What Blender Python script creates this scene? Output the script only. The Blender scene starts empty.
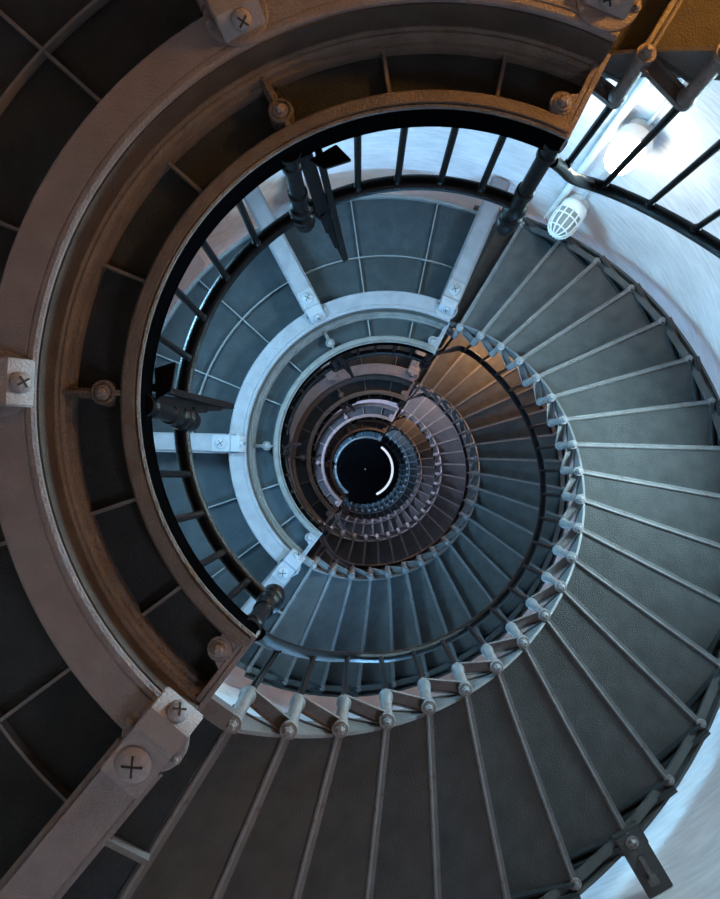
import bpy, bmesh, math, random
from mathutils import Vector, Matrix
random.seed(7)
S = bpy.context.scene
C = S.collection
D2R = math.radians
PI = math.pi

# ------------------------------------------------------------------ measures
H = 4.37                 # storey height
N = 22                   # risers per flight
DZ = H / N
A0 = 121.95              # direction of the first riser, degrees, stair climbs towards smaller angles
DA = 8.60
Z0 = 2.553               # floor level of the first landing
RS, RO = 1.378, 2.576    # inner and outer bolt circles
RL = 1.05                # well edge of the landings
AE0, AE1 = 127.3, 296.8  # a landing covers these directions

def P(r, a, z):
    a = D2R(a); return Vector((r*math.cos(a), r*math.sin(a), z))
def wall_r(z): return 2.90 - 0.006*(z-4)

# ------------------------------------------------------------------ materials
def nt(name):
    m = bpy.data.materials.new(name); m.use_nodes = True
    t = m.node_tree; t.nodes.clear()
    o = t.nodes.new('ShaderNodeOutputMaterial'); b = t.nodes.new('ShaderNodeBsdfPrincipled')
    t.links.new(b.outputs[0], o.inputs[0])
    return m, t, b
def paint(name, col, rough=.5, var=.25, rust=0.0, bump=.35, scale=9, metal=0.0, spec=.5, rustcol=(.10,.045,.02)):
    m, t, b = nt(name); L = t.links
    tc = t.nodes.new('ShaderNodeTexCoord')
    n1 = t.nodes.new('ShaderNodeTexNoise'); n1.inputs['Scale'].default_value = scale; n1.inputs['Detail'].default_value = 6
    n2 = t.nodes.new('ShaderNodeTexNoise'); n2.inputs['Scale'].default_value = 130; n2.inputs['Detail'].default_value = 4
    L.new(tc.outputs['Object'], n1.inputs['Vector']); L.new(tc.outputs['Object'], n2.inputs['Vector'])
    r = t.nodes.new('ShaderNodeValToRGB')
    r.color_ramp.elements[0].position = .3; r.color_ramp.elements[1].position = .72
    r.color_ramp.elements[0].color = tuple(c*(1-var) for c in col)+(1,)
    r.color_ramp.elements[1].color = tuple(min(1, c*(1+var*.6)) for c in col)+(1,)
    L.new(n1.outputs['Fac'], r.inputs['Fac'])
    last = r.outputs['Color']
    if rust:
        n3 = t.nodes.new('ShaderNodeTexNoise'); n3.inputs['Scale'].default_value = 14; n3.inputs['Detail'].default_value = 8
        L.new(tc.outputs['Object'], n3.inputs['Vector'])
        rr = t.nodes.new('ShaderNodeValToRGB'); rr.color_ramp.elements[0].position = .62-rust*.3; rr.color_ramp.elements[1].position = .72-rust*.3
        L.new(n3.outputs['Fac'], rr.inputs['Fac'])
        mx = t.nodes.new('ShaderNodeMixRGB'); mx.inputs['Color2'].default_value = rustcol+(1,)
        L.new(rr.outputs['Color'], mx.inputs['Fac']); L.new(last, mx.inputs['Color1']); last = mx.outputs['Color']
    L.new(last, b.inputs['Base Color'])
    b.inputs['Roughness'].default_value = rough; b.inputs['Metallic'].default_value = metal
    b.inputs['Specular IOR Level'].default_value = spec
    bp = t.nodes.new('ShaderNodeBump'); bp.inputs['Strength'].default_value = bump; bp.inputs['Distance'].default_value = .009
    ad = t.nodes.new('ShaderNodeMath'); ad.operation = 'ADD'
    L.new(n1.outputs['Fac'], ad.inputs[0]); L.new(n2.outputs['Fac'], ad.inputs[1])
    L.new(ad.outputs[0], bp.inputs['Height']); L.new(bp.outputs[0], b.inputs['Normal'])
    return m
def emit(name, col, s):
    m = bpy.data.materials.new(name); m.use_nodes = True; t = m.node_tree; t.nodes.clear()
    o = t.nodes.new('ShaderNodeOutputMaterial'); e = t.nodes.new('ShaderNodeEmission')
    e.inputs[0].default_value = col+(1,); e.inputs[1].default_value = s; t.links.new(e.outputs[0], o.inputs[0]); return m

M_FRAME = paint('pale_grey_iron_paint', (.165,.158,.168), .42, .16, 0, .8, spec=.3)
M_RIM   = paint('worn_brown_grey_iron_paint', (.105,.094,.086), .42, .3, .04, .9, rustcol=(.09,.06,.04))
M_PLATE = paint('dark_grey_plate_paint', (.032,.038,.042), .55, .18, 0, .8, spec=.06)
M_RIB   = paint('grey_rib_paint', (.12,.12,.12), .5, .2, 0, .4)
M_TREAD = paint('grey_tread_paint', (.066,.067,.066), .48, .2, 0, .9, spec=.10)
M_RISER = paint('grey_riser_paint', (.105,.102,.102), .42, .25, .03, .6, rustcol=(.08,.05,.035))
M_WEB   = paint('brown_girder_web_paint', (.062,.054,.048), .5, .3, 0, .8, spec=.2)  # web face darker and browner than the girder flange
M_BOLT  = paint('bolt_head_paint', (.16,.15,.15), .4, .3, .15, .6, rustcol=(.09,.055,.04))
M_LIGHTB= paint('light_grey_clip_paint', (.19,.185,.195), .38, .12, 0, .5)
M_BLACK = paint('glossy_black_enamel', (.0022,.0022,.0026), .30, .3, 0, .35, spec=.13)
M_BLACK2= paint('black_enamel_fascia', (.0012,.0012,.0015), .8, .3, 0, .3, spec=0)
M_WHITE = paint('white_lamp_enamel', (.75,.75,.72), .35, .08, 0, .1)
M_CONDUIT=paint('grey_conduit_paint', (.42,.43,.42), .45, .2, 0, .2)
M_SLOT  = paint('dark_screw_slot', (.01,.009,.008), .8, .2, 0, .1)
M_GLOBE = emit('lit_lamp_globe', (1.0,.96,.84), 48)
M_DARK  = paint('dark_ceiling_boards', (.03,.03,.038), .7, .4, 0, .5)
M_FLOOR = paint('grey_concrete_floor', (.16,.155,.15), .7, .25, 0, .5)

def wall_mat():
    m, t, b = nt('white_limewashed_masonry'); L = t.links
    tc = t.nodes.new('ShaderNodeTexCoord'); uv = tc.outputs['UV']
    mp = t.nodes.new('ShaderNodeMapping'); mp.inputs['Scale'].default_value = (1,7,1); L.new(uv, mp.inputs['Vector'])
    st = t.nodes.new('ShaderNodeTexNoise'); st.inputs['Scale'].default_value = 5; st.inputs['Detail'].default_value = 7; L.new(mp.outputs[0], st.inputs['Vector'])
    bl = t.nodes.new('ShaderNodeTexNoise'); bl.inputs['Scale'].default_value = 2.2; bl.inputs['Detail'].default_value = 8; L.new(uv, bl.inputs['Vector'])
    sp = t.nodes.new('ShaderNodeTexNoise'); sp.inputs['Scale'].default_value = 26; sp.inputs['Detail'].default_value = 3; L.new(uv, sp.inputs['Vector'])
    br = t.nodes.new('ShaderNodeTexBrick'); br.inputs['Scale'].default_value = 1; br.inputs['Brick Width'].default_value = .24; br.inputs['Row Height'].default_value = .075
    br.inputs['Mortar Size'].default_value = .004; br.inputs['Mortar Smooth'].default_value = 1.0
    br.inputs['Color1'].default_value = (1,1,1,1); br.inputs['Color2'].default_value = (.93,.93,.93,1); br.inputs['Mortar'].default_value = (.88,.88,.88,1)
    L.new(uv, br.inputs['Vector'])
    r = t.nodes.new('ShaderNodeValToRGB'); r.color_ramp.elements[0].position = .3; r.color_ramp.elements[1].position = .62
    r.color_ramp.elements[0].color = (.42,.41,.42,1); r.color_ramp.elements[1].color = (.64,.63,.64,1)
    mx = t.nodes.new('ShaderNodeMixRGB'); mx.inputs['Fac'].default_value = .5
    L.new(st.outputs['Fac'], mx.inputs['Color1']); L.new(bl.outputs['Fac'], mx.inputs['Color2']); L.new(mx.outputs[0], r.inputs['Fac'])
    m2 = t.nodes.new('ShaderNodeMixRGB'); m2.blend_type = 'MULTIPLY'; m2.inputs['Fac'].default_value = .45
    L.new(r.outputs[0], m2.inputs['Color1']); L.new(br.outputs['Color'], m2.inputs['Color2'])
    rs = t.nodes.new('ShaderNodeValToRGB'); rs.color_ramp.elements[0].position = .23; rs.color_ramp.elements[1].position = .27
    rs.color_ramp.elements[0].color = (.12,.11,.10,1); rs.color_ramp.elements[1].color = (1,1,1,1)
    L.new(sp.outputs['Fac'], rs.inputs['Fac'])
    m3 = t.nodes.new('ShaderNodeMixRGB'); m3.blend_type = 'MULTIPLY'; m3.inputs['Fac'].default_value = .8
    L.new(m2.outputs[0], m3.inputs['Color1']); L.new(rs.outputs[0], m3.inputs['Color2'])
    L.new(m3.outputs[0], b.inputs['Base Color']); b.inputs['Roughness'].default_value = .7
    ad = t.nodes.new('ShaderNodeMath'); ad.operation = 'ADD'; L.new(st.outputs['Fac'], ad.inputs[0])
    mu = t.nodes.new('ShaderNodeMath'); mu.operation = 'MULTIPLY'; mu.inputs[1].default_value = .15; L.new(br.outputs['Fac'], mu.inputs[0])
    sb = t.nodes.new('ShaderNodeMath'); sb.operation = 'SUBTRACT'; L.new(ad.outputs[0], sb.inputs[0]); L.new(mu.outputs[0], sb.inputs[1])
    L.new(bl.outputs['Fac'], ad.inputs[1])
    bp = t.nodes.new('ShaderNodeBump'); bp.inputs['Strength'].default_value = .55; bp.inputs['Distance'].default_value = .012
    L.new(sb.outputs[0], bp.inputs['Height']); L.new(bp.outputs[0], b.inputs['Normal'])
    return m
M_WALL = wall_mat()
M_REVEAL = paint('reveal_plaster', (.55,.55,.54), .7, .2, 0, .6)

# ------------------------------------------------------------------ mesh helpers
def quadbox(bm, v):          # v: 8 points, bottom loop then top loop
    b = [bm.verts.new(p) for p in v]
    for f in ((0,1,2,3),(7,6,5,4),(0,4,5,1),(1,5,6,2),(2,6,7,3),(3,7,4,0)): bm.faces.new([b[i] for i in f])
def sector(bm, prof, a0, a1, n=None, close=True):
    """sweep an (r, z) outline round the tower axis"""
    n = n or max(1, int(abs(a1-a0)/2.5))
    rings = []
    for i in range(n+1):
        a = a0+(a1-a0)*i/n
        rings.append([bm.verts.new(P(r, a, z)) for r, z in prof])
    k = len(prof)
    for i in range(n):
        for j in range(k):
            bm.faces.new([rings[i][j], rings[i][(j+1) % k], rings[i+1][(j+1) % k], rings[i+1][j]])
    if close:
        bm.faces.new(rings[0]); bm.faces.new(rings[-1][::-1])
def rect(r0, r1, z0, z1): return [(r0,z0),(r1,z0),(r1,z1),(r0,z1)]
def radbox(bm, a, r0, r1, w, z0, z1, off=0.0):
    a = D2R(a); u = Vector((math.cos(a), math.sin(a), 0)); t = Vector((-math.sin(a), math.cos(a), 0))
    v = []
    for z in (z0, z1):
        for r, s in ((r0,-1),(r1,-1),(r1,1),(r0,1)): v.append(u*r + t*(s*w/2+off) + Vector((0,0,z)))
    quadbox(bm, v)
def frame_of(d):
    d = d.normalized(); x = d.orthogonal().normalized() if abs(d.z) < .99 else Vector((1,0,0)); x = (x - d*x.dot(d)).normalized()
    return x, d.cross(x)
def lathe(bm, p0, d, prof, n=14):
    """prof: (distance along d, radius)"""
    d = Vector(d).normalized(); p0 = Vector(p0); x, y = frame_of(d)
    rings = []
    for s, r in prof:
        rings.append([bm.verts.new(p0+d*s+(x*math.cos(2*PI*i/n)+y*math.sin(2*PI*i/n))*max(r,.0006)) for i in range(n)])
    for a, b in zip(rings, rings[1:]):
        for i in range(n): bm.faces.new([a[i], a[(i+1) % n], b[(i+1) % n], b[i]])
    bm.faces.new(rings[0][::-1]); bm.faces.new(rings[-1])
def cyl(bm, p0, p1, r, n=10): 
    p0, p1 = Vector(p0), Vector(p1); lathe(bm, p0, p1-p0, [(0,r),((p1-p0).length,r)], n)
def tube(bm, pts, r, n=10, rz=None):
    pts = [Vector(p) for p in pts]; rings = []
    for i, p in enumerate(pts):
        d = (pts[min(i+1,len(pts)-1)]-pts[max(i-1,0)]).normalized()
        s = d.cross(Vector((0,0,1)))
        s = s.normalized() if s.length > 1e-4 else Vector((1,0,0))
        u = s.cross(d)
        rings.append([bm.verts.new(p+s*math.cos(2*PI*k/n)*r+u*math.sin(2*PI*k/n)*(rz or r)) for k in range(n)])
    for a, b in zip(rings, rings[1:]):
        for i in range(n): bm.faces.new([a[i], a[(i+1) % n], b[(i+1) % n], b[i]])
    bm.faces.new(rings[0][::-1]); bm.faces.new(rings[-1])
def prism(bm, pts, z0, z1):
    a = [bm.verts.new((p[0],p[1],z0)) for p in pts]; b = [bm.verts.new((p[0],p[1],z1)) for p in pts]
    bm.faces.new(a[::-1]); bm.faces.new(b); n = len(pts)
    for i in range(n): bm.faces.new([a[i], a[(i+1) % n], b[(i+1) % n], b[i]])
def bar(bm, p0, p1, w, h, up=Vector((0,0,1))):
    p0, p1 = Vector(p0), Vector(p1); d = (p1-p0).normalized(); s = d.cross(up).normalized(); u = s.cross(d)
    v = [p+s*(sx*w/2)+u*(sz*h/2) for sz in (-1,1) for p, sx in ((p0,-1),(p1,-1),(p1,1),(p0,1))]
    quadbox(bm, v)
def capsule(p, q, r, n=8):
    p, q = Vector(p[:2]), Vector(q[:2]); a = math.atan2(q.y-p.y, q.x-p.x); o = []
    for i in range(n+1): t = a-PI/2+PI*i/n; o.append((q.x+r*math.cos(t), q.y+r*math.sin(t)))
    for i in range(n+1): t = a+PI/2+PI*i/n; o.append((p.x+r*math.cos(t), p.y+r*math.sin(t)))
    return o
def mesh(name, fn, bevel=0, smooth=35):
    bm = bmesh.new(); fn(bm); bmesh.ops.recalc_face_normals(bm, faces=bm.faces)
    me = bpy.data.meshes.new(name)
    if bevel:
        es = [e for e in bm.edges if len(e.link_faces) == 2 and e.calc_face_angle(0) > D2R(50)]
        bmesh.ops.bevel(bm, geom=es, offset=bevel, segments=2, affect='EDGES', clamp_overlap=True)
    bm.to_mesh(me); bm.free()
    for p in me.polygons: p.use_smooth = True
    me.set_sharp_from_angle(angle=D2R(smooth))
    return me
def obj(name, me, mat, parent=None, loc=(0,0,0), rz=0):
    if not callable(getattr(me, 'to_mesh', None)) and not isinstance(me, bpy.types.Mesh): pass
    o = bpy.data.objects.new(name, me); C.objects.link(o)
    if not me.materials: me.materials.append(mat)
    o.parent = parent; o.location = loc; o.rotation_euler = (0,0,D2R(rz)); return o
def thing(name, label, cat, loc=(0,0,0), group=None, rz=0):
    o = bpy.data.objects.new(name, None); C.objects.link(o); o.location = loc; o.rotation_euler = (0,0,D2R(rz))
    o['label'] = label; o['category'] = cat
    if group: o['group'] = group
    return o
def dup_tree(root, dz):
    r = root.copy(); C.objects.link(r); r.location.z += dz
    for ch in list(root.children):
        c = ch.copy(); C.objects.link(c); c.parent = r
        for g in ch.children:
            d = g.copy(); C.objects.link(d); d.parent = c
    return r

# ------------------------------------------------------------------ stair flight (local z: 0 = landing floor)
TA = -DA
def m_plate(bm):      # cast tread: plate with a thin turned-down back edge
    sector(bm, rect(1.40, 2.665, DZ-.022, DZ), 1.2, TA-.1, 6)
def m_riser(bm):
    radbox(bm, 0, 1.39, 2.62, .012, .012, DZ-.02)
    radbox(bm, 0, 1.385, 2.60, .042, -.022, .010)
    cyl(bm, P(1.385,0,-.024)+Vector((0,.008,0)), P(2.60,0,-.024)+Vector((0,.008,0)), .010, 8)
PB, PT = P(1.375,0,0), P(1.335,0,DZ)
def m_side(bm):       # rounded side plate from the top of this post to the foot of the next
    q = P(1.378, TA, 0)
    prism(bm, capsule(PT, q, .029), DZ-.002, DZ+.005)
    rim = capsule(PT, q, .029)
    tube(bm, [(x,y,DZ-.006) for x, y in rim+rim[:1]], .0045, 6, .013)
def m_post(bm):
    a, b = PB+Vector((0,0,-.024)), PT+Vector((0,0,-.016)); d = b-a
    lathe(bm, a, d, [(0,.030),(.01,.034),(.03,.034),(.035,.027),(d.length-.03,.027),(d.length-.02,.034),(d.length,.034)], 14)
def m_bolt(bm):
    lathe(bm, PB+Vector((0,0,-.024)), (0,0,-1), [(0,.034),(.012,.037),(.018,.034),(.019,.025),(.022,.025),(.024,.020)], 16)
    lathe(bm, PB+Vector((0,0,-.044)), (0,0,-1), [(0,.0215),(.014,.0215),(.020,.013),(.021,.012),(.030,.011)], 6)
def m_obolt(bm):
    lathe(bm, P(RO,0,-.018), (0,0,-1), [(0,.032),(.014,.034),(.02,.030),(.022,.020),(.034,.019),(.042,.010)], 14)
def m_obrk(bm):       # outer side bars under each tread
    p = P(2.545,0,DZ-.035); q = P(2.565,TA,DZ-.03)
    bar(bm, p, q, .014, .05)
    bar(bm, P(2.60,0,DZ-.04), P(2.61,TA,DZ-.04), .018, .05)
def helix(bm, r0, r1, zc, h, i0, i1, flat=False):
    n = int((i1-i0)*3); rings = []
    for k in range(n+1):
        i = i0+(i1-i0)*k/n; a = -DA*i; z = DZ*i+zc
        rings.append([bm.verts.new(P(r0,a,z)), bm.verts.new(P(r1,a,z)), bm.verts.new(P(r1,a,z+h)), bm.verts.new(P(r0,a,z+h))])
    for A, B in zip(rings, rings[1:]):
        for j in range(4): bm.faces.new([A[j],A[(j+1)%4],B[(j+1)%4],B[j]])
    bm.faces.new(rings[0]); bm.faces.new(rings[-1][::-1])
me_plate = mesh('tread_plate', m_plate); me_riser = mesh('riser_plate', m_riser, .003); me_side = mesh('side_plate', m_side)
me_post = mesh('riser_post', m_post); me_bolt = mesh('bolt_head', m_bolt); me_obolt = mesh('outer_bolt_head', m_obolt); me_obrk = mesh('outer_side_bar', m_obrk)
me_in = mesh('inner_stringer', lambda bm: helix(bm, 1.402, 1.418, -.01, .155, 0, N))
me_out = mesh('outer_stringer', lambda bm: (helix(bm, 2.55, 2.605, -.004, .02, -.5, N+.3), helix(bm, 2.655, 2.675, .02, .16, 0, N+.3)))

def make_flight(label, lv):
    t = thing('spiral_stair_flight', label, 'staircase', (0,0,Z0+H*lv), 'flights of the spiral staircase', A0)
    for i in range(N):
        s = obj('tread', me_plate, M_TREAD, t, (0,0,DZ*i), -DA*i)
        r = obj('riser', me_riser, M_RISER, t, (0,0,DZ*i), -DA*i)
        o = obj('side_plate', me_side, M_RISER, t, (0,0,DZ*i), -DA*i)
        p = obj('riser_post', me_post, M_RISER, t, (0,0,DZ*i), -DA*i)
        b = obj('bolt', me_bolt, M_BOLT, p); b2 = obj('outer_bolt', me_obolt, M_BOLT, r)
        k = obj('outer_side_bar', me_obrk, M_PLATE, s)
    obj('inner_stringer', me_in, M_RISER, t); obj('outer_stringer', me_out, M_TREAD, t)
    return t
FL = {}
fl_labels = {-1:'lowest grey iron stair flight, only its last steps showing orange beside the upper right newel',
 0:'nearest full grey iron stair flight, broad treads filling the right and bottom',
 1:'second grey iron flight up, blue-lit treads with orange top steps',
 2:'third iron stair flight up, dark lower steps and pinkish upper steps',
 3:'fourth iron flight up, small pale steps with tan glow at upper right',
 4:'fifth iron flight up, tiny blue steps near the well centre',
 5:'topmost small iron flight, dark steps right beneath the black ceiling'}
for lv in range(-1, 6): FL[lv] = make_flight(fl_labels[lv], lv)

# ------------------------------------------------------------------ stair landing (local z: 0 = landing floor)
BEAMS = [129.6, 181.3, 242.0, 293.3]
CSH = {129.6: -.075, 181.3: -.035, 242.0: 0.0, 293.3: .03}
RIBS = [143.5, 161.5, 202.3, 222.0, 262.0, 282.0]
RLAND = 2.56
def l_plate(bm):
    sector(bm, rect(1.07, RLAND, -.026, 0), AE0, AE1)
    sector(bm, rect(1.35, RLAND, -.026, 0), A0+.8, AE0, 3)
    sector(bm, rect(1.40, RLAND, -.026, 0), AE1, 360-(DA*21-A0)-DA*.98, 2)
def l_ribs(bm):
    for a in RIBS: radbox(bm, a, 1.10, RLAND-.01, .012, -.062, -.02)
    sector(bm, rect(1.93, 1.942, -.065, -.02), AE0+1, AE1-2)
    sector(bm, rect(RLAND-.03, RLAND, -.07, -.02), AE0, AE1)
def l_girder(bm):
    sector(bm, [(1.365,-.235),(1.375,-.243),(1.392,-.243),(1.394,-.239),(1.40,-.239),(1.402,-.243),(1.525,-.243),(1.535,-.235),(1.535,-.222),(1.39,-.215),(1.385,-.03),(1.362,-.03)], AE0+.3, AE1-.2)
def l_web(bm):
    sector(bm, rect(1.358, 1.384, -.222, -.03), AE0+.35, AE1-.25)
def l_mould(bm):
    sector(bm, [(1.3575,-.112),(1.352,-.112),(1.346,-.100),(1.337,-.100),(1.326,-.088),(1.322,-.072),(1.308,-.070),(1.304,-.058),(1.304,-.02),(1.3575,-.02)], AE0+.3, AE1-.2)
def l_lip(bm):
    sector(bm, [(1.050,-.118),(1.058,-.122),(1.064,-.112),(1.070,-.122),(1.112,-.116),(1.122,-.105),(1.122,-.02),(1.050,-.02)], AE0, AE1)
def l_fascia(bm):
    sector(bm, [(1.047,-.105),(1.0495,-.105),(1.0495,.008),(1.047,.008)], AE0, AE1)
    sector(bm, [(1.045,.001),(1.11,.001),(1.11,.012),(1.045,.012)], AE0, AE1)
def l_end(a, s):
    def f(bm):
        radbox(bm, a, 1.05, 1.40, .020, -.118, -.02)
        radbox(bm, a+s*.6, 1.05, 1.40, .035, -.112, -.095, 0)
        c = P(1.165, a+s*3.4, 0)
        pts = [(c.x+.045*math.cos(t*PI/8), c.y+.045*math.sin(t*PI/8)) for t in range(16)]
        prism(bm, pts, -.112, -.09)
        e0, e1, e2, e3 = P(1.11,a,0), P(1.24,a,0), P(1.19,a+s*4.6,0), P(1.11,a+s*4.9,0)
        v = [Vector((p.x,p.y,z)) for z in (-.110,-.092) for p in (e0,e1,e2,e3)]
        quadbox(bm, v)
    return f
def l_gaplink(bm):
    sector(bm, rect(1.33,1.40,-.07,-.02), A0+.6, AE0, 3)
def boltm(bm, p, r, d=(0,0,-1)):
    lathe(bm, p, d, [(0,r*1.5),(.006,r*1.5),(.008,r*1.15)], 16)
    lathe(bm, Vector(p)+Vector(d)*.008, d, [(0,r),(r*.7,r),(r,r*.6)], 6)
def l_beam(a):
    off = 0
    def f(bm):
        radbox(bm, a, 1.53, 2.86, .150, -.285, -.277)
        radbox(bm, a, 1.53, 2.86, .150, -.277, -.03)
        radbox(bm, a, 1.55, 2.86, .190, -.262, -.245)
    return f
def cap_prof(bm, a, prof, w):
    a = D2R(a); u = Vector((math.cos(a), math.sin(a), 0)); t = Vector((-math.sin(a), math.cos(a), 0))
    A = [bm.verts.new(u*r+t*(-w/2)+Vector((0,0,z))) for r, z in prof]; B = [bm.verts.new(u*r+t*(w/2)+Vector((0,0,z))) for r, z in prof]
    bm.faces.new(A); bm.faces.new(B[::-1]); n = len(prof)
    for i in range(n): bm.faces.new([A[i], A[(i+1)%n], B[(i+1)%n], B[i]])
def l_clip(a):
    return lambda bm: cap_prof(bm, a, [(r+CSH[a],z) for r, z in [(1.395,-.243),(1.40,-.262),(1.455,-.312),(1.53,-.316),(1.55,-.300),(1.72,-.298),(1.72,-.28),(1.62,-.276),(1.62,-.243)]], .158)
def l_disc(a):
    def f(bm):
        lathe(bm, P(1.478, a, -.243), (0,0,-1), [(0,.112),(.006,.112),(.010,.106),(.011,.10)], 28)
    return f
SCR = {'big': (1.635, -.298, (0,0,-1), 1.0), 'end': (1.424, -.283, None, .62)}
def scr_frame(a, k):
    r, z, d, sc = SCR[k]
    d = Vector(d) if d else (P(-1,a,0)*.70+Vector((0,0,-.72))).normalized()
    return P(r+CSH[a], a, z), d, sc
def l_screw(a, k):
    def f(bm):
        p, d, sc = scr_frame(a, k)
        lathe(bm, p, d, [(0,.056*sc),(.008,.058*sc),(.013,.052*sc),(.019,.042*sc),(.024,.028*sc),(.026,.012*sc)], 24)
    return f
def l_slot(a, k):
    def f(bm):
        p, d, sc = scr_frame(a, k); t = P(1, a+90, 0); e = d.cross(t).normalized(); c = p+d*.0235
        for q in (35, 125):
            w = t*math.cos(D2R(q))+e*math.sin(D2R(q)); bar(bm, c-w*.034*sc, c+w*.034*sc, .0065, .008, d)
    return f
def l_tie(a):
    def f(bm):
        radbox(bm, a, 1.20, 1.335, .034, -.085, -.03)
        radbox(bm, a, 1.20, 1.335, .014, -.097, -.08)
        lathe(bm, P(1.185, a, -.03), (0,0,-1), [(0,.046),(.066,.046),(.075,.044),(.076,.034),(.070,.034)], 22)
        radbox(bm, a, 1.10, 1.15, .02, -.105, -.05)
    return f
def l_gaptie(bm):
    a = P(2.02, 129.0, -.12); b = P(1.98, A0, -.02)
    bar(bm, P(1.93,127.2,-.09), P(1.93,A0,-.05), .022, .04)
me = {}
def LM(key, fn, bevel=0, smooth=35):
    if key not in me: me[key] = mesh(key.split('|')[0], fn, bevel, smooth)
    return me[key]
def make_landing(label, lv):
    t = thing('stair_landing', label, 'landing', (0,0,Z0+H*lv), 'half-circle landings of the staircase')
    obj('floor_plate', LM('floor_plate', l_plate), M_PLATE, t)
    obj('plate_ribs', LM('plate_ribs', l_ribs), M_RIB, t)
    obj('ring_girder', LM('ring_girder', l_girder, 0, 25), M_FRAME, t)
    obj('girder_web', LM('girder_web', l_web, 0, 25), M_WEB, t)
    obj('girder_moulding', LM('girder_moulding', l_mould, 0, 25), M_RIM, t)
    obj('rim_moulding', LM('rim_moulding', l_lip, 0, 25), M_RIM, t)
    obj('rim_fascia', LM('rim_fascia', l_fascia), M_BLACK2, t)
    obj('link_plate', LM('link_plate', l_gaplink), M_RISER, t)
    obj('tie_bar', LM('tie_bar', l_gaptie), M_RISER, t)
    for k, (a, s) in enumerate(((AE0, 1), (AE1, -1))):
        e = obj('end_plate', LM('end_plate|%d' % k, l_end(a, s), .002), M_FRAME, t)
        obj('bolt', LM('bolt|e%d' % k, lambda bm: boltm(bm, P(1.165, a+s*3.4, -.112), .022)), M_BOLT, e)
    for k, a in enumerate(BEAMS):
        b = obj('radial_beam', LM('radial_beam|%d' % k, l_beam(a), .004), M_FRAME, t)
        obj('end_clip', LM('end_clip|%d' % k, l_clip(a), .005), M_LIGHTB, b)
        obj('washer_plate', LM('washer_plate|%d' % k, l_disc(a)), M_FRAME, b)
        for q in (-1, 1): obj('bolt', LM('bolt|d%d%d' % (k, q), lambda bm: boltm(bm, P(1.487, a+q*3.75, -.252), .011)), M_BOLT, b)
        for key in ('big', 'end'):
            obj('screw_head', LM('screw_head|%d%s' % (k, key), l_screw(a, key)), M_LIGHTB, b)
            obj('screw_slot', LM('screw_slot|%d%s' % (k, key), l_slot(a, key)), M_SLOT, b)
    for k, a in enumerate((181.0, 242.0)):
        e = obj('tie_strap', LM('tie_strap|%d' % k, l_tie(a), .002), M_RIM, t)
        obj('bolt', LM('bolt|t%d' % k, lambda bm: boltm(bm, P(1.185, a, -.098), .018)), M_BOLT, e)
    return t
la_labels = {0:'nearest iron landing, broad mauve-grey ring girder with brown mouldings and near-black plates',
 1:'second iron landing up, bright blue-grey girder, beams and ribbed blue plates',
 2:'third iron landing up, dark brown ring just inside the blue one',
 3:'fourth iron landing up, small pale blue ring with rib marks',
 4:'fifth iron landing up, thin dim brown ring around the well centre',
 5:'topmost iron landing, smallest thin blue ring around the black ceiling'}
for lv in range(6): make_landing(la_labels[lv], lv)

# ------------------------------------------------------------------ landing railing
RR = 1.085
ZR = .60
BAL = [194.0, 204.4, 215.1+.6, 226.9, 255.2, 265.0, 275.5, 285.5, 165.6-.0, 155.6, 145.0, 136.0]
def newel_prof(h):
    return [(0,.045),(.03,.045),(.04,.034),(.09,.034),(.10,.042),(.13,.042),(.14,.034),(h*.52,.034),(h*.53,.043),(h*.58,.043),(h*.59,.036),(h*.72,.038),
            (h*.74,.052),(h*.78,.056),(h*.80,.044),(h*.84,.040),(h*.86,.055),(h*.90,.058),(h*.92,.042),(h*.93,.034),(h*.95,.050),(h,.056),(h*1.05,.050),(h*1.08,.030),(h*1.09,.008)]
def r_rail(bm):
    tube(bm, [P(RR, AE0+.5+(AE1-1-AE0)*i/70, ZR) for i in range(71)], .037, 12, .028)
def r_newel(a, h):
    return lambda bm: lathe(bm, P(RR-.005, a, -.03), (0,0,1), newel_prof(h), 20)
def r_bal(bm):
    cyl(bm, P(RR,0,.0), P(RR,0,ZR), .0155, 10)
    lathe(bm, P(RR,0,.03), (0,0,1), [(0,.022),(.02,.022),(.03,.014)], 10)
    lathe(bm, P(RR,0,ZR-.045), (0,0,1), [(0,.014),(.01,.020),(.03,.020)], 10)
def r_stan(bm):       # turned intermediate post
    lathe(bm, P(RR-.02,-2.0,-.05), (0,0,1), newel_prof(.70), 18)
def r_brace(bm):      # flat strap beside the post, rising past the rail, with a kicked-out foot plate
    X = Vector((1,0,0))
    bar(bm, P(1.064, .9,-.05), P(1.045, 3.4,.66), .058, .024, X)
    pts = [P(1.045,3.2,.62), P(1.02,4.2,.80), P(.985,5.3,.96), P(.95,6.5,1.12)]
    for (p, q, w) in zip(pts, pts[1:], (.054,.040,.022)): bar(bm, p, q, w, .018, X)
    bar(bm, P(1.05, 4.0,.02), P(.955,6.8,1.13), .028, .02, X)
    quadbox(bm, [Vector((p.x,p.y,z)) for z in (.03,.05) for p in (P(1.035,1.5,0),P(.98,3.5,0),P(.975,10.0,0),P(1.05,8.0,0))])
    cyl(bm, P(RR,1.0,ZR), P(1.03,2.6,ZR+.02), .022, 10)
me_rail = mesh('handrail', r_rail); me_bal = mesh('baluster', r_bal); me_stan = mesh('stanchion', r_stan); me_brace = mesh('brace', r_brace, .002)
me_nw = mesh('newel_post', r_newel(AE1-1.5, .86)); me_nw2 = mesh('newel_post', r_newel(AE0+1.5, .76))
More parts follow.
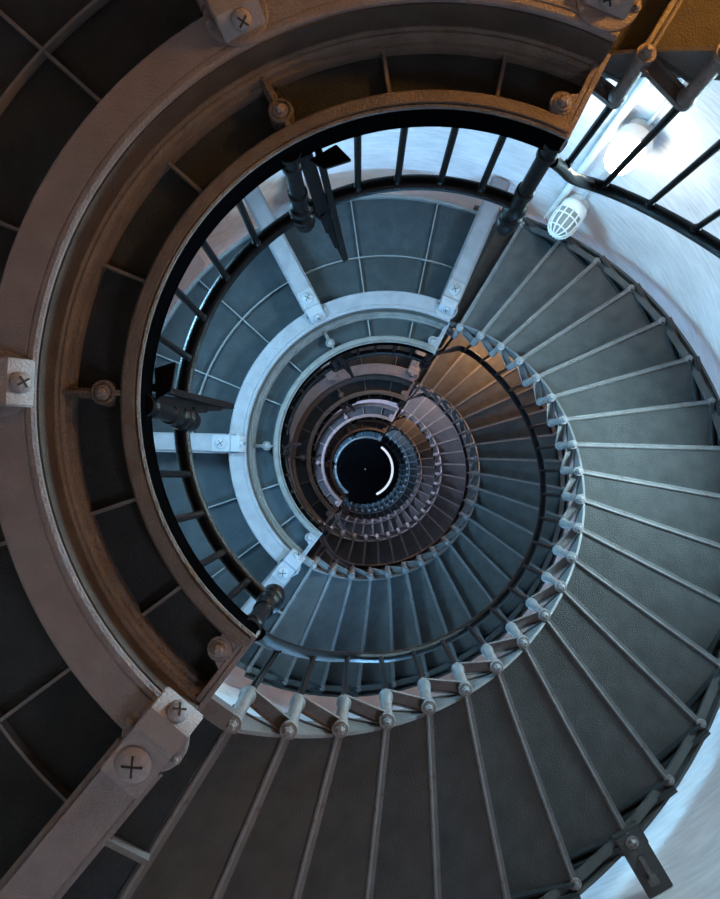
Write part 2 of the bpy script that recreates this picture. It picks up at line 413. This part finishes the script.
ra_labels = {0:'nearest black landing railing with turned newels, stanchions and arms above the first landing',
 1:'black railing round the second landing, seen inside its blue rim',
 2:'black railing round the third, brown landing', 3:'black railing round the fourth, pale blue landing',
 4:'thin black railing round the fifth, dim brown landing', 5:'thin black railing round the topmost blue landing'}
for lv in range(6):
    t = thing('landing_railing', ra_labels[lv], 'railing', (0,0,Z0+H*lv), 'landing railings')
    obj('handrail', me_rail, M_BLACK, t); obj('newel_post', me_nw, M_BLACK, t); obj('newel_post', me_nw2, M_BLACK, t)
    for a in BAL: obj('baluster', me_bal, M_BLACK, t, rz=a)
    for a in (181.0, 242.0):
        s = obj('stanchion', me_stan, M_BLACK, t, rz=a)
        obj('brace', me_brace, M_BLACK, s) if False else obj('brace', me_brace, M_BLACK, t, rz=(a if a > 200 else a-2))

# ------------------------------------------------------------------ stair railing (local z: 0 = landing floor)
K = 1.45/1.378
RAILP = [(127.0, 1.09, 0.065), (124.6, 1.13, 0.223), (122.4, 1.18, 0.435), (118.6, 1.26, 0.793), (114.7, 1.33, 1.119), (109.5, 1.4, 1.488), (103.1, 1.45, 1.825)]
for a, z in ((92.5,4.30),(82.2,4.49),(57.6,4.973),(31,5.552),(9.4,6.09),(-10.6,6.56),(-33.7,7.02),(-52.5,7.32)):
    RAILP.append((a, 1.45, z*K-Z0))
RAILP += [(-57.0,1.31,4.95),(-60.8,1.18,4.68),(-63.4,1.09,4.50)]
def rail_at(a):
    p = RAILP
    for i in range(len(p)-1):
        if p[i][0] >= a >= p[i+1][0]:
            t = (p[i][0]-a)/(p[i][0]-p[i+1][0])
            def cr(k):
                p0 = p[max(i-1,0)]; p1 = p[i]; p2 = p[i+1]; p3 = p[min(i+2,len(p)-1)]
                m1 = (p2[k]-p0[k])/(p0[0]-p2[0] if p0[0]!=p2[0] else 1)*(p1[0]-p2[0]); m2 = (p3[k]-p1[k])/(p1[0]-p3[0])*(p1[0]-p2[0])
                return (2*t**3-3*t**2+1)*p1[k]+(t**3-2*t**2+t)*m1+(-2*t**3+3*t**2)*p2[k]+(t**3-t**2)*m2
            return cr(1), cr(2)
    return p[-1][1], p[-1][2]
def s_rail(bm):
    n = 150; pts = []
    for i in range(n+1):
        a = 127.0-(127.0+63.4)*i/n; r, z = rail_at(a); pts.append(P(r, a, z))
    tube(bm, pts, .034, 12, .026)
def s_under(bm):
    n = 140; pts = []
    for i in range(n+1):
        a = 104.0-(104.0+50)*i/n; r, z = rail_at(a); pts.append(P(r-.002, a, z-.028))
    tube(bm, pts, .017, 6, .006)
me_srail = mesh('handrail', s_rail); me_sunder = mesh('rail_flat', s_under)
me_sb = []
for i in range(N):
    a = A0-DA*i; r, z = rail_at(a-1)
    def f(bm, a=a, r=r, z=z, i=i):
        foot = P(1.335, a, DZ*(i+1)-.02); top = P(r, a-1.0, z-.01)
        d = top-foot; L = d.length
        lathe(bm, foot, d, [(0,.026),(.02,.026),(.03,.016),(L-.05,.0145),(L-.045,.019),(L-.02,.019),(L,.012)], 10)
    me_sb.append(mesh('baluster', f))
M_RAILEDGE = M_BLACK
sr_labels = {-1:'lowest black stair railing entering from the right edge below the lit lamp',
 0:'nearest black stair railing curling round the bottom and right of the well',
 1:'second black stair railing, beside the orange and pinkish treads',
 2:'third black stair railing, with white glints along its lower bend',
 3:'fourth black stair railing, beside small tan steps', 4:'fifth thin black stair railing near the well centre',
 5:'topmost thin black stair railing under the ceiling'}
for lv in range(-1, 6):
    t = thing('stair_railing', sr_labels[lv], 'railing', (0,0,Z0+H*lv), 'stair railings')
    h = obj('handrail', me_srail, M_BLACK, t); obj('rail_flat', me_sunder, M_BLACK, h)
    for i in range(N): obj('baluster', me_sb[i], M_BLACK, t)

# ------------------------------------------------------------------ tower shell
ZB, ZT = Z0-H-.0, 28.9
# (direction, half angle, z0, z1, reveal depth radius, sill rise, pane colour, pane strength, fill watts); all but the first are unseen, added for light
WINS = [(239.5, 13.0, 5.9, 9.95, 3.3, 3.15, (.85,.88,1.0), 3, 14),
 (208, 13, 3.2, 5.3, 3.5, .4, (.30,.68,1.0), 12, 350),  # unseen opening added to light the second landing blue
 (342, 10, 2.75, 4.1, 3.5, .25, (.55,.84,.95), 8, 430),  # unseen opening added out of frame, teal fill for the right-hand steps
 (84, 10, 3.95, 5.3, 3.5, .2, (.22,.56,1.0), 8, 360),  # unseen opening added to throw blue light under the second flight
 (208, 13, 11.9, 14.3, 3.5, .4, (.52,.66,1.0), 12, 620),  # unseen opening added for pale blue light on the fourth landing
 (208, 13, 20.7, 23.0, 3.5, .4, (.26,.58,1.0), 12, 700)]  # unseen opening added for blue light on the topmost landing
def solve_wall():
    bm = bmesh.new(); uvl = bm.loops.layers.uv.new('UVMap')
    ae = set(range(0, 361, 3)); ze = [ZB-.3]; z = ZB
    for a, h, z0, z1, *_ in WINS: ae |= {(a-h) % 360, (a+h) % 360}; ze += [z0, z1]
    while z < ZT: ze.append(z); z += .5
    ze.append(ZT); ae = sorted(ae); ze = sorted(set(ze))
    vs = {}
    def V(a, z):
        k = (round(a % 360, 4), round(z, 4))
        if k not in vs: vs[k] = bm.verts.new(P(wall_r(z), a, z))
        return vs[k]
    for a0, a1 in zip(ae, ae[1:]):
        for z0, z1 in zip(ze, ze[1:]):
            am, zm = (a0+a1)/2, (z0+z1)/2
            if any(abs(((am-a+180) % 360)-180) < h and w0 < zm < w1 for a, h, w0, w1, *_ in WINS): continue
            f = bm.faces.new([V(a0,z0), V(a0,z1), V(a1,z1), V(a1,z0)])
            for l, (aa, zz) in zip(f.loops, ((a0,z0),(a0,z1),(a1,z1),(a1,z0))): l[uvl].uv = (D2R(aa)*2.85, zz)
            f.smooth = True
    m = bpy.data.meshes.new('wall_around'); bm.to_mesh(m); bm.free(); return m
w = obj('wall_around', solve_wall(), M_WALL); w['kind'] = 'structure'
def area(name, loc, target, sx, sy, power, col):
    l = bpy.data.lights.new(name, 'AREA'); l.energy = power; l.shape = 'RECTANGLE'; l.size = sx; l.size_y = sy; l.color = col
    o = bpy.data.objects.new(name, l); C.objects.link(o); o.location = loc
    o.rotation_euler = (Vector(target)-Vector(loc)).to_track_quat('-Z','Y').to_euler(); return o
for k, (a, h, z0, z1, RD, sill, col, st, watts) in enumerate(WINS):
    h2 = h*.7; b0, b1 = z0+sill, z1-.1
    def f(bm):
        I = [P(wall_r(z0)-.004, a-h, z0), P(wall_r(z0)-.004, a+h, z0), P(wall_r(z1)-.004, a+h, z1), P(wall_r(z1)-.004, a-h, z1)]
        O = [P(RD, a-h2, b0), P(RD, a+h2, b0), P(RD, a+h2, b1), P(RD, a-h2, b1)]
        vi = [bm.verts.new(p) for p in I]; vo = [bm.verts.new(p) for p in O]
        for j in range(4): bm.faces.new([vi[j], vi[(j+1)%4], vo[(j+1)%4], vo[j]])
    r = obj('trim_%d' % (k+1), mesh('reveal', f), M_REVEAL); r['kind'] = 'structure'
    def g(bm):
        for aa in (a-h2, a, a+h2): radbox(bm, aa, RD-.08, RD-.02, .05, b0, b1)
        for zz in (b0, (b0+b1)/2-.02, b1-.05): sector(bm, rect(RD-.08, RD-.02, zz, zz+.05), a-h2, a+h2, 4)
    wf = obj('window_%d' % (k+1), mesh('window_frame', g), M_WHITE); wf['kind'] = 'structure'  # frames of the seen opening and of the added ones
    obj('pane', mesh('pane', lambda bm: sector(bm, rect(RD-.012, RD-.006, b0, b1), a-h2, a+h2, 4)), emit('daylight_pane_%d' % k, col, st), wf)
    area('window_daylight', P(RD-.12, a, (b0+b1)/2), P(0, a, (b0+b1)/2+1.6), .9, b1-b0, watts, col).data.spread = D2R(140)

fl = obj('floor', mesh('floor', lambda bm: prism(bm, [(3*math.cos(i*PI/24), 3*math.sin(i*PI/24)) for i in range(48)], ZB-.3, ZB-.02)), M_FLOOR); fl['kind'] = 'structure'
# dark boarded ceiling with a curved slot open to the lantern's daylight
def ceil(bm):
    zc = ZT-.15
    sector(bm, rect(.02, 1.09, zc, zc+.1), 0, 360, 72, False)
    sector(bm, rect(1.19, 2.9, zc, zc+.1), 0, 360, 72, False)
    sector(bm, rect(1.08, 1.20, zc, zc+.1), 66, 360-54, 60)
    for k in range(8): radbox(bm, 20+45*k, .1, 1.09, .07, zc-.16, zc)
    sector(bm, rect(.62,.69, zc-.1, zc), 0, 360, 8, False)
c = obj('ceiling', mesh('ceiling', ceil), M_DARK); c['kind'] = 'structure'

# ------------------------------------------------------------------ wall lamps, conduit, anchor
def lamp(name, label, a, z, lit, sc=1.0):
    t = thing(name, label, 'lamp', P(wall_r(z)-.01, a, z), None, a+180)
    def box(bm): lathe(bm, (0,0,0), (1,0,0), [(0,.115*sc),(.07,.115*sc),(.085,.075*sc)], 24)
    def collar(bm): lathe(bm, (.06,0,0), (1,0,0), [(0,.125*sc),(.015,.135*sc),(.085,.135*sc),(.095,.128*sc)], 32)
    def globe(bm): lathe(bm, (.14,0,0), (1,0,0), [(0,.118*sc),(.06,.120*sc),(.13,.116*sc),(.185,.098*sc),(.22,.066*sc),(.238,.03*sc),(.242,.004)], 28)
    obj('mounting_box', mesh('mounting_box', box), M_CONDUIT, t)
    obj('collar', mesh('collar', collar), M_WHITE, t)
    if lit: obj('globe', mesh('globe', globe), M_GLOBE, t)
    else:
        m, tt, b = nt('clear_ribbed_glass'); b.inputs['Base Color'].default_value = (.35,.40,.38,1); b.inputs['Roughness'].default_value = .12; b.inputs['Transmission Weight'].default_value = .35
        obj('globe', mesh('globe', globe), m, t)
        def cage(bm):
            for k in range(6):
                an = k*PI/6; pts = []
                for s, r in [(.14,.13),(.22,.134),(.30,.126),(.35,.105),(.385,.07),(.40,.0)]: pts.append((s, r))
                full = [(s, r) for s, r in pts]+[(s, -r) for s, r in pts[::-1][1:]]
                tube(bm, [(s, r*sc*math.cos(an), r*sc*math.sin(an)) for s, r in full], .007, 6)
            for s, r in ((.22,.134),(.34,.11)):
                tube(bm, [(s, r*sc*math.cos(q*PI/12), r*sc*math.sin(q*PI/12)) for q in range(25)], .007, 6)
        obj('cage', mesh('cage', cage), M_WHITE, t)
    return t
lamp('wall_lamp', 'lit white jar lamp on the white wall behind the lowest railing', -51.2, 4.95, True, 1.0)
lamp('caged_wall_lamp', 'unlit caged glass wall lamp with white guard above the nearest flight', -51.8, 6.3, False, .95)
def conduit(bm):
    cyl(bm, P(wall_r(4)-.03,-51.2,2.2), P(wall_r(4)-.03,-51.2,4.85), .014); cyl(bm, P(wall_r(5)-.03,-51.3,5.06), P(wall_r(6)-.03,-51.8,6.2), .014)
    cyl(bm, P(wall_r(6)-.03,-51.8,6.4), P(wall_r(6)-.03,-51.8,6.9), .014)
    for z in (3.6,4.45,5.5):
        bar(bm, P(wall_r(z)-.03,-52.2,z), P(wall_r(z)-.03,-50.3,z), .05, .03)
o = obj('electrical_conduit', mesh('conduit', conduit), M_CONDUIT); o['label'] = 'thin grey conduit pipe clipped to the white wall, feeding both lamps'; o['category'] = 'pipe'
def pipe(bm):
    cyl(bm, P(wall_r(4)-.04,-55.0,2.2), P(wall_r(6)-.04,-55.0,6.9), .032, 14)
o = obj('wall_pipe', mesh('pipe', pipe), M_WHITE); o['label'] = 'thicker white pipe on the wall left of the lit lamp'; o['category'] = 'pipe'
# warm lamps beneath the landings, on the wall by the top steps
for lv, st, col in ((-1, 450, (1.0,.40,.07)), (1, 300, (1.0,.50,.20)), (2, 330, (1.0,.68,.60)), (3, 360, (1.0,.55,.32)), (4, 100, (1.0,.6,.4))):
    z = Z0+H*lv+3.15
    t = thing('wall_lamp', 'amber jar lamp on the wall under the %s landing, mostly hidden by stairs' % {-1:'first',1:'third',2:'fourth',3:'fifth',4:'topmost'}[lv], 'lamp', P(wall_r(z)-.01, -50, z), None, 130)
    obj('collar', mesh('collar', lambda bm: lathe(bm, (0,0,0), (1,0,0), [(0,.09),(.05,.11),(.09,.11)], 20)), M_WHITE, t)
    obj('globe', mesh('globe', lambda bm: lathe(bm, (.09,0,0), (1,0,0), [(0,.09),(.1,.09),(.16,.06),(.18,.01)], 20)), emit('amber_globe_%d' % lv, col, st), t)
# anchor bracket tying the flight to the wall
def anc(bm):
    a = 121.95-8.6*7; z = DZ*7+Z0
    p, q = P(2.56,a,z-.045), P(wall_r(z)-.0,a-.2,z-.075)
    bar(bm, p, q, .15, .04)
    bar(bm, P(2.54,a,z-.02), P(2.66,a,z-.03), .17, .05)
def anc2(bm):
    a = 121.95-8.6*7; z = DZ*7+Z0
    bar(bm, P(2.68,a,z-.088), P(2.81,a,z-.103), .022, .03)
    bar(bm, P(2.79,a,z-.09), P(2.84,a,z-.095), .055, .035)
def anc3(bm):
    a = 121.95-8.6*7; z = DZ*7+Z0; boltm(bm, P(2.60,a,z-.072), .024)
an = obj('wall_anchor_bracket', mesh('anchor_plate', anc, .004), M_TREAD)
an['label'] = 'dark iron anchor bracket joining the nearest flight to the white wall'; an['category'] = 'bracket'
obj('wedge', mesh('wedge', anc2, .003), M_RISER, an); obj('bolt', mesh('bolt', anc3), M_BOLT, an)

# ------------------------------------------------------------------ light
wd = bpy.data.worlds.new('world'); S.world = wd; wd.use_nodes = True
wd.node_tree.nodes['Background'].inputs[0].default_value = (.75,.85,1,1); wd.node_tree.nodes['Background'].inputs[1].default_value = 1.0
# added fill lights low in the tower, without fixtures
area('hall_lamp', P(2.45, 60, .2), P(1.4, 215, 2.3), .6, .6, 30, (.93,.87,1.0))
area('hall_lamp', P(2.4, 110, -.9), P(1.8, 100, 3.0), .5, .5, 5, (1.0,.72,.5))

# ------------------------------------------------------------------ camera
AX, AY, RX, RY = 0.2737, -0.2768, 0.0382, -0.002
c1, s1, c2, s2 = math.cos(RX), math.sin(RX), math.cos(RY), math.sin(RY)
right = Vector((c2, -s2*s1, s2*c1)); down = Vector((0, c1, s1)); fwd = Vector((-s2, -c2*s1, c2*c1))
cd = bpy.data.cameras.new('camera'); cam = bpy.data.objects.new('camera', cd); C.objects.link(cam)
m = Matrix(((right.x, -down.x, -fwd.x, -AX), (right.y, -down.y, -fwd.y, -AY), (right.z, -down.z, -fwd.z, 0), (0,0,0,1)))
cam.matrix_world = m
cd.sensor_fit = 'VERTICAL'; cd.sensor_height = 24; cd.lens = 690/899*24; cd.clip_start = .02
S.camera = cam
S.view_settings.view_transform = 'Standard'; S.view_settings.look = 'None'; S.view_settings.gamma = 1
S.view_settings.use_curve_mapping = False; S.view_settings.exposure = 0.0
